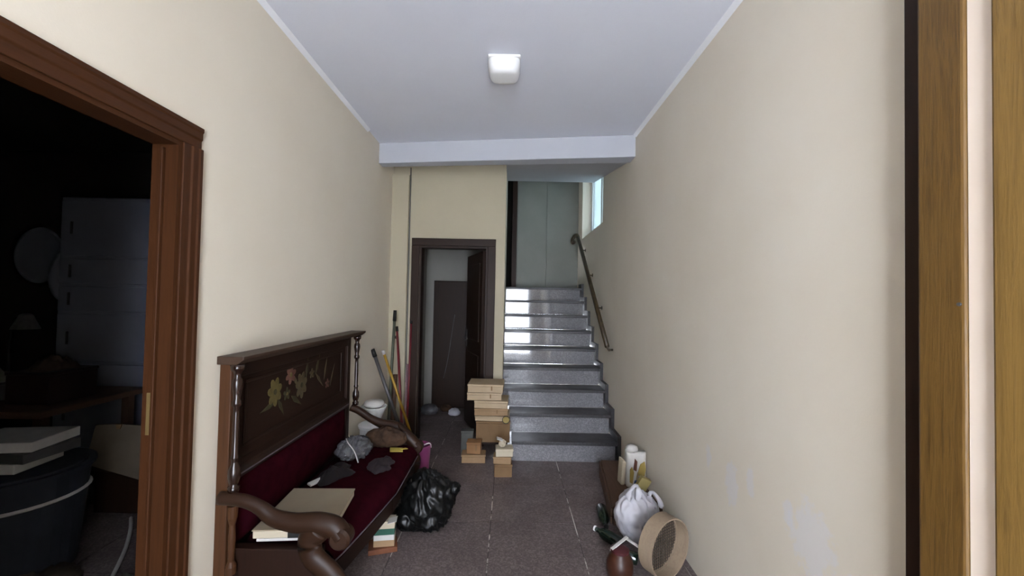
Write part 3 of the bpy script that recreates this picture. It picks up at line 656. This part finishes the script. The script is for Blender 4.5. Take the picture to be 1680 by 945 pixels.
# white shopping bag
t = thing('shopping_bag', 'stuffed white plastic shopping bag with open handles', 'bag', (.81, 2.46, 0))
bagmesh((.812, 2.47, .150), (.125, .11, .140), .012, 3.9, 80, 0, 1.).build('body', M_whitebag, t, smooth=True)
for x, z, rr, tl in ((.775, .312, .036, .25), (.90, .272, .036, -.6)):
    p = [Vector((x + math.cos(a) * rr * .8 + math.sin(a) * rr * tl, 2.415 + .012 * math.sin(a * 2), z + math.sin(a) * rr * 1.25)) for a in [-.9 + (2 * PI - 1.4 + .6) * k / 24 for k in range(25)]]
    MB().tube(p, [.009 + .006 * abs(math.cos(k / 24 * PI)) for k in range(25)], 10, flat=(1.3, .8)).build('handle', M_whitebag, t, smooth=True)
MB().blob((.845, 2.36, .12), (.035, .03, .03), .5, 3., 15, 20).build('knot', M_whitebag, t, smooth=True)
o = MB().obox((.862, 2.52, .315), (.07, .03, .10), (.2, .45, .1)).build('yellow_packet', plain('khaki_packet', '#6e6238', '#80744a', .6, 6.), None, .003, loc=(.86, 2.5, .265)); tag(o, 'khaki packet sticking out of the white shopping bag', 'packet')
# sieve hoop
ax = Vector((.52, -.854, 0)).normalized(); R1 = Matrix((Vector((-ax.y, ax.x, 0)), Vector((0, 0, 1)), ax)).transposed().to_4x4()
t = thing('sieve_hoop', 'pale bentwood sieve hoop standing on edge beside the shopping bag', 'hoop', (.865, 2.17, 0))
c = (.862, 2.165, .156)
MB().lathe(c, [(.155, -.042), (.155, .042), (.149, .042), (.149, -.042), (.155, -.042)], 56, R1).build('hoop', M_hoop, t, smooth=False)
MB().lathe(c, [(.1485, -.040), (.1485, -.022), (.145, -.022), (.145, -.040), (.1485, -.040)], 48, R1).build('inner_band', M_hoop, t)
m = MB()
for i in range(-9, 10):
    u = i * .0155; h = math.sqrt(max(0, .1445 ** 2 - u * u))
    for q in (0, 1):
        A, B = ((u, -h), (u, h)) if q == 0 else ((-h, u), (h, u))
        m.tube([Vector(c) + (R1 @ Vector((A[0], A[1], -.034))), Vector(c) + (R1 @ Vector((B[0], B[1], -.034)))], .0022, 4, cap=False)
mesh = m.build('sieve_mesh', plain('dark_mesh', '#3a322c', '#4a4038', .7, 9.), t)
# amber jar, bottles, ribbons
t = thing('amber_jar', 'squat amber glazed jar at the front of the right-hand clutter', 'jar', (.62, 2.13, 0))
MB().lathe((.615, 2.13, 0), [(.045, 0), (.06, .01), (.07, .05), (.068, .09), (.055, .12), (.045, .13), (.048, .142), (.040, .142), (.036, .125), (0, .12)], 28).build('body', M_amber, t, smooth=True)
MB().lathe((.615, 2.13, .1425), [(.048, 0), (.048, .012), (.03, .02), (0, .022)], 24).build('lid', plain('wine_lid', '#3a151a', '#4a1c20', .5, 6.), t, smooth=False)
def bottle(label, a, b, cap):
    a, b = Vector(a), Vector(b); d = (b - a).normalized(); L = (b - a).length
    q = Vector((0, 0, 1)).rotation_difference(d).to_matrix().to_4x4()
    t = thing('bottle', label, 'bottle', (a.x, a.y, 0), 'bottles lying by the right wall')
    MB().lathe(a, [(0, 0), (.030, 0), (.034, .01), (.034, L * .58), (.028, L * .70), (.014, L * .80), (.013, L * .94), (0, L * .94)], 20, q).build('glass', M_glassd, t, smooth=True)
    MB().lathe(a + d * L * .9405, [(0, 0), (.0155, 0), (.0155, L * .06), (0, L * .06)], 16, q).build('cap', cap, t)
bottle('dark green bottle with white cap nearest the middle of the floor', (.69, 2.37, .034), (.56, 2.50, .052), M_white)
bottle('dark bottle with white cap lying behind the amber jar', (.745, 2.235, .034), (.61, 2.30, .05), M_white)
bottle('dark bottle lying beside the wooden crate', (.665, 2.78, .034), (.645, 2.54, .036), M_black)
for i, (p, ln, rz, ry) in enumerate((((.615, 2.14, .178), .11, .35, -.45), ((.685, 2.16, .172), .08, -.5, .35))):
    o = MB().obox(p, (ln, .02, .004), (0, ry, rz)).build('ribbon_strip', M_paper, None, .001, loc=p); tag(o, ('longer white strip lying across the amber jar lid', 'shorter white strip beside the amber jar lid')[i], 'strip')
o = MB().obox((.76, 2.285, .05), (.22, .06, .1), (0, 0, -.2)).build('dark_carton', plain('dark_card', '#1d1814', '#2a231d', .8, 6.), None, .003, loc=(.76, 2.285, 0))
bpy.data.objects.remove(o)

# ------------------------------------------------------------------ small room beyond the far doorway
t = thing('cupboard', 'dark brown low cupboard door in the small room beyond', 'cupboard', (-.76, 5.35, 0))
box('body', M_darkdoor, t, -1.01, 5.33, 0, -.535, 5.398, 1.70)
box('door', M_darkdoor, t, -1.0, 5.315, .03, -.545, 5.329, 1.685, .003)
MB().tube([(-.57, 5.30, .9), (-.57, 5.30, 1.1)], .008, 8).build('handle', M_grey, t)
o = MB().tube(bez([(-.72, 5.306, 1.25), (-.76, 5.306, .95), (-.80, 5.306, .65), (-.85, 5.300, .40)], 8), .004, 6).build('cord', M_grey, None, smooth=True, loc=(-.78, 5.306, .4)); tag(o, 'thin cord hanging down the dark cupboard door', 'cord')
for i, (x, y, r, mt, lb) in enumerate(((-.98, 5.05, .09, M_clear, 'crumpled grey bag at the foot of the cupboard'), (-.79, 5.18, .06, M_rag, 'brown crumpled heap at the foot of the cupboard'), (-.66, 5.02, .06, M_whitebag, 'small white crumpled bag by the cupboard'))):
    o = MB().blob((x, y, r * .55), (r * 1.2, r, r * .8), .4, 3., 20 + i, 24, 0).build('crumpled_bag', mt, None, smooth=True, loc=(x, y, 0)); tag(o, lb, 'bag')

# ------------------------------------------------------------------ clutter of the dark side room
t = thing('wall_disc', 'dim oval mirror standing in for a reflection on the dark side room wall', 'disc', (-4.1, 3.47, 1.45))  # pale disc put in for a dim window-like reflection
MB().lathe((-4.13, 3.499, 1.77), [(0, 0), (.235, 0), (.235, .02), (.21, .03), (0, .03)], 40, Matrix.Rotation(PI / 2, 4, 'X') @ Matrix.Diagonal((1, 1.05, 1, 1))).build('glass', M_palegrey, t)
MB().lathe((-4.13, 3.499, 1.77), [(.236, 0), (.26, 0), (.26, .035), (.236, .035), (.236, 0)], 40, Matrix.Rotation(PI / 2, 4, 'X') @ Matrix.Diagonal((1, 1.05, 1, 1))).build('frame', M_darkdoor, t)
t = thing('tall_cabinet', 'tall pale grey cabinet at the back of the dark side room', 'cabinet', (-3.3, 3.35, 0))
box('body', M_palegrey, t, -3.62, 3.18, .05, -2.75, 3.49, 2.22, .01)
box('plinth', M_black, t, -3.60, 3.20, 0, -2.77, 3.49, .049)
for z0, z1 in ((.1, .88), (.9, 1.28), (1.30, 1.50), (1.52, 1.72), (1.74, 2.19)):
    dr = box('door', M_palegrey, t, -3.60, 3.162, z0, -2.77, 3.179, z1, .006)
    MB().tube([(-3.5, 3.15, (z0 + z1) / 2 - .05), (-3.5, 3.15, (z0 + z1) / 2 + .05)], .008, 8).build('handle', M_grey, dr)
t = thing('cabinet_bulge', 'grey round jacket hanging on the side of the pale cabinet', 'bulge', (-3.70, 3.3, 1.35))  # round shape added for the blurred bulge beside the cabinet
MB().blob((-3.70, 3.30, 1.58), (.075, .11, .20), .15, 2., 31, 28).build('body', M_palegrey, t, smooth=True)
MB().tube([(-3.70, 3.30, 1.76), (-3.66, 3.30, 1.84), (-3.63, 3.30, 1.83)], .008, 6).build('hook', M_grey, t)
t = thing('work_table', 'dark table buried under clutter in the side room', 'table', (-3.3, 2.7, 0))
box('top', M_brownbox, t, -4.1, 2.35, .70, -2.75, 3.05, .74, .004)
for x in (-4.05, -2.85):
    for y in (2.40, 2.95): box('leg', M_brownbox, t, x, y, 0, x + .05, y + .05, .6995)
zt = .741
for nm, lb, ct, x0, x1, y0, y1, h, mt in (
    ('cardboard_box', 'brown box at the left of the side room table', 'box', -3.95, -3.60, 2.45, 2.75, .16, M_cardD),
    ('tin_box', 'grey tin box in the middle of the side room table', 'box', -3.52, -3.28, 2.50, 2.75, .12, M_grey),
    ('storage_box', 'dark reddish storage box at the right of the side room table', 'box', -3.15, -2.88, 2.5, 2.8, .20, plain('dull_red', '#1f1210', '#2a1815', .7, 5.))):
    t = thing(nm, lb, ct, ((x0 + x1) / 2, (y0 + y1) / 2, zt))
    box('body', mt, t, x0, y0, zt, x1, y1, zt + h - .02, .004); box('lid', mt, t, x0 - .004, y0 - .004, zt + h - .0195, x1 + .004, y1 + .004, zt + h, .004)
t = thing('desk_lamp', 'black desk lamp with bent neck on the side room table', 'lamp', (-3.62, 2.90, zt))
MB().lathe((-3.62, 2.90, zt), [(.08, 0), (.08, .012), (.02, .025), (0, .026)], 20).build('base', M_black, t)
MB().tube(bez([(-3.62, 2.90, zt + .025), (-3.64, 2.90, zt + .3), (-3.58, 2.88, zt + .52), (-3.50, 2.86, zt + .53)], 6), .012, 8).build('neck', M_black, t, smooth=True)
MB().lathe((-3.47, 2.855, zt + .50), [(.02, .05), (.035, .04), (.075, -.06), (.07, -.06), (.03, .03), (0, .03)], 20).build('shade', M_grey, t)
t = thing('cardboard_sheet', 'pale flattened cardboard leaning low by the doorway jamb', 'cardboard', (-2.5, 2.61, .235))
MB().prism([(-2.74, .335), (-2.36, .235), (-2.36, .59), (-2.52, .60), (-2.68, .59)], 'y', 2.605, 2.617).build('sheet', plain('grubby_card', '#5e5446', '#6c6152', .85, 5.), t, .002)
MB().prism([(-2.54, .5995), (-2.50, .6005), (-2.51, .57), (-2.53, .57)], 'y', 2.594, 2.5995).build('flap', M_cardD, t)
t = thing('low_chest', 'dark low chest under the leaning cardboard', 'chest', (-2.75, 2.6, 0))
box('body', M_darkdoor, t, -2.72, 2.65, 0, -2.05, 3.05, .27, .004); box('lid', M_darkdoor, t, -2.735, 2.635, .2705, -2.035, 3.05, .31, .006)
t = thing('book_stack', 'pale bound papers on the plastic tub at the left edge', 'papers', (-2.55, 2.0, .56))
MB().obox((-2.52, 2.06, .69), (.36, .26, .05), (0, 0, .15)).build('upper_bundle', M_paper, t, .004)
MB().obox((-2.50, 2.07, .638), (.34, .25, .05), (0, 0, -.05)).build('middle_bundle', M_grey, t, .004)
MB().obox((-2.56, 2.05, .585), (.32, .24, .05), (0, 0, .1)).build('lower_bundle', M_paper, t, .004)
t = thing('plastic_tub', 'blue-grey plastic tub at the left edge of the side room', 'tub', (-2.55, 2.05, 0))
MB().lathe((-2.50, 2.06, 0), [(.20, 0), (.22, .02), (.26, .52), (.28, .525), (.28, .545), (.25, .545), (.245, .555), (0, .556)], 32).build('body', M_teal, t, smooth=False)
MB().lathe((-2.50, 2.06, .40), [(.256, 0), (.266, .008), (.256, .016)], 32).build('rim_band', M_paper, t)
t = thing('floor_rug', 'rumpled brown sacking on the side room floor', 'sacking', (-2.1, 1.95, 0))
MB().blob((-2.30, 1.90, .02), (.20, .20, .07), .35, 3., 41, 48, 0).build('cloth', plain('sacking', '#3c342a', '#52483a', .95, 20., .5), t, smooth=True)
o = MB().tube(bez([(-2.40, 2.58, .012), (-2.28, 2.45, .012), (-2.13, 2.26, .012), (-1.97, 2.02, .012)], 10), .010, 8).build('white_cable', M_paper, None, smooth=True, loc=(-2.1, 2.1, .002)); tag(o, 'white cable lying along the side room floor', 'cable')
# dim heaps among the side room clutter
for nm, lb, ct, c, rx, ry, h, sd, c1, c2 in (
    ('dark_blanket', 'dark crumpled blanket on the low chest', 'blanket', (-2.36, 2.86, .311), .24, .14, .10, 3.3, '#2a2722', '#3a352e'),
    ('work_coat', 'brown work coat thrown on the table edge', 'coat', (-2.98, 2.42, .9422), .10, .05, .08, 6.1, '#3c3026', '#4c3f33'),
    ('grey_sheet', 'grey crumpled sheet on the side room floor by the tub', 'sheet', (-1.93, 2.42, 0), .16, .14, .07, 7.7, '#3a3a3c', '#4a4a4d'),
    ('floor_rag', 'dark olive rag on the side room floor near the jamb', 'cloth', (-1.86, 1.95, 0), .10, .12, .06, 9.1, '#32322a', '#424238'),
    ('paper_heap', 'dim heap of crumpled papers on the grey tin box', 'papers', (-3.40, 2.62, .8612), .10, .10, .09, 12.5, '#6a675f', '#7a776e')):
    if nm == 'work_coat': c = (-3.02, 2.65, .9415); rx, ry = .11, .12
    o = rag(c, rx, ry, h, sd).build(nm, plain(nm + '_fabric', c1, c2, .95, 14., .4), None, smooth=True, loc=c); tag(o, lb if nm != 'work_coat' else 'brown work coat heaped on the storage box', ct)
# clear helper keys
for o in bpy.data.objects:
    if '_o' in o: del o['_o']
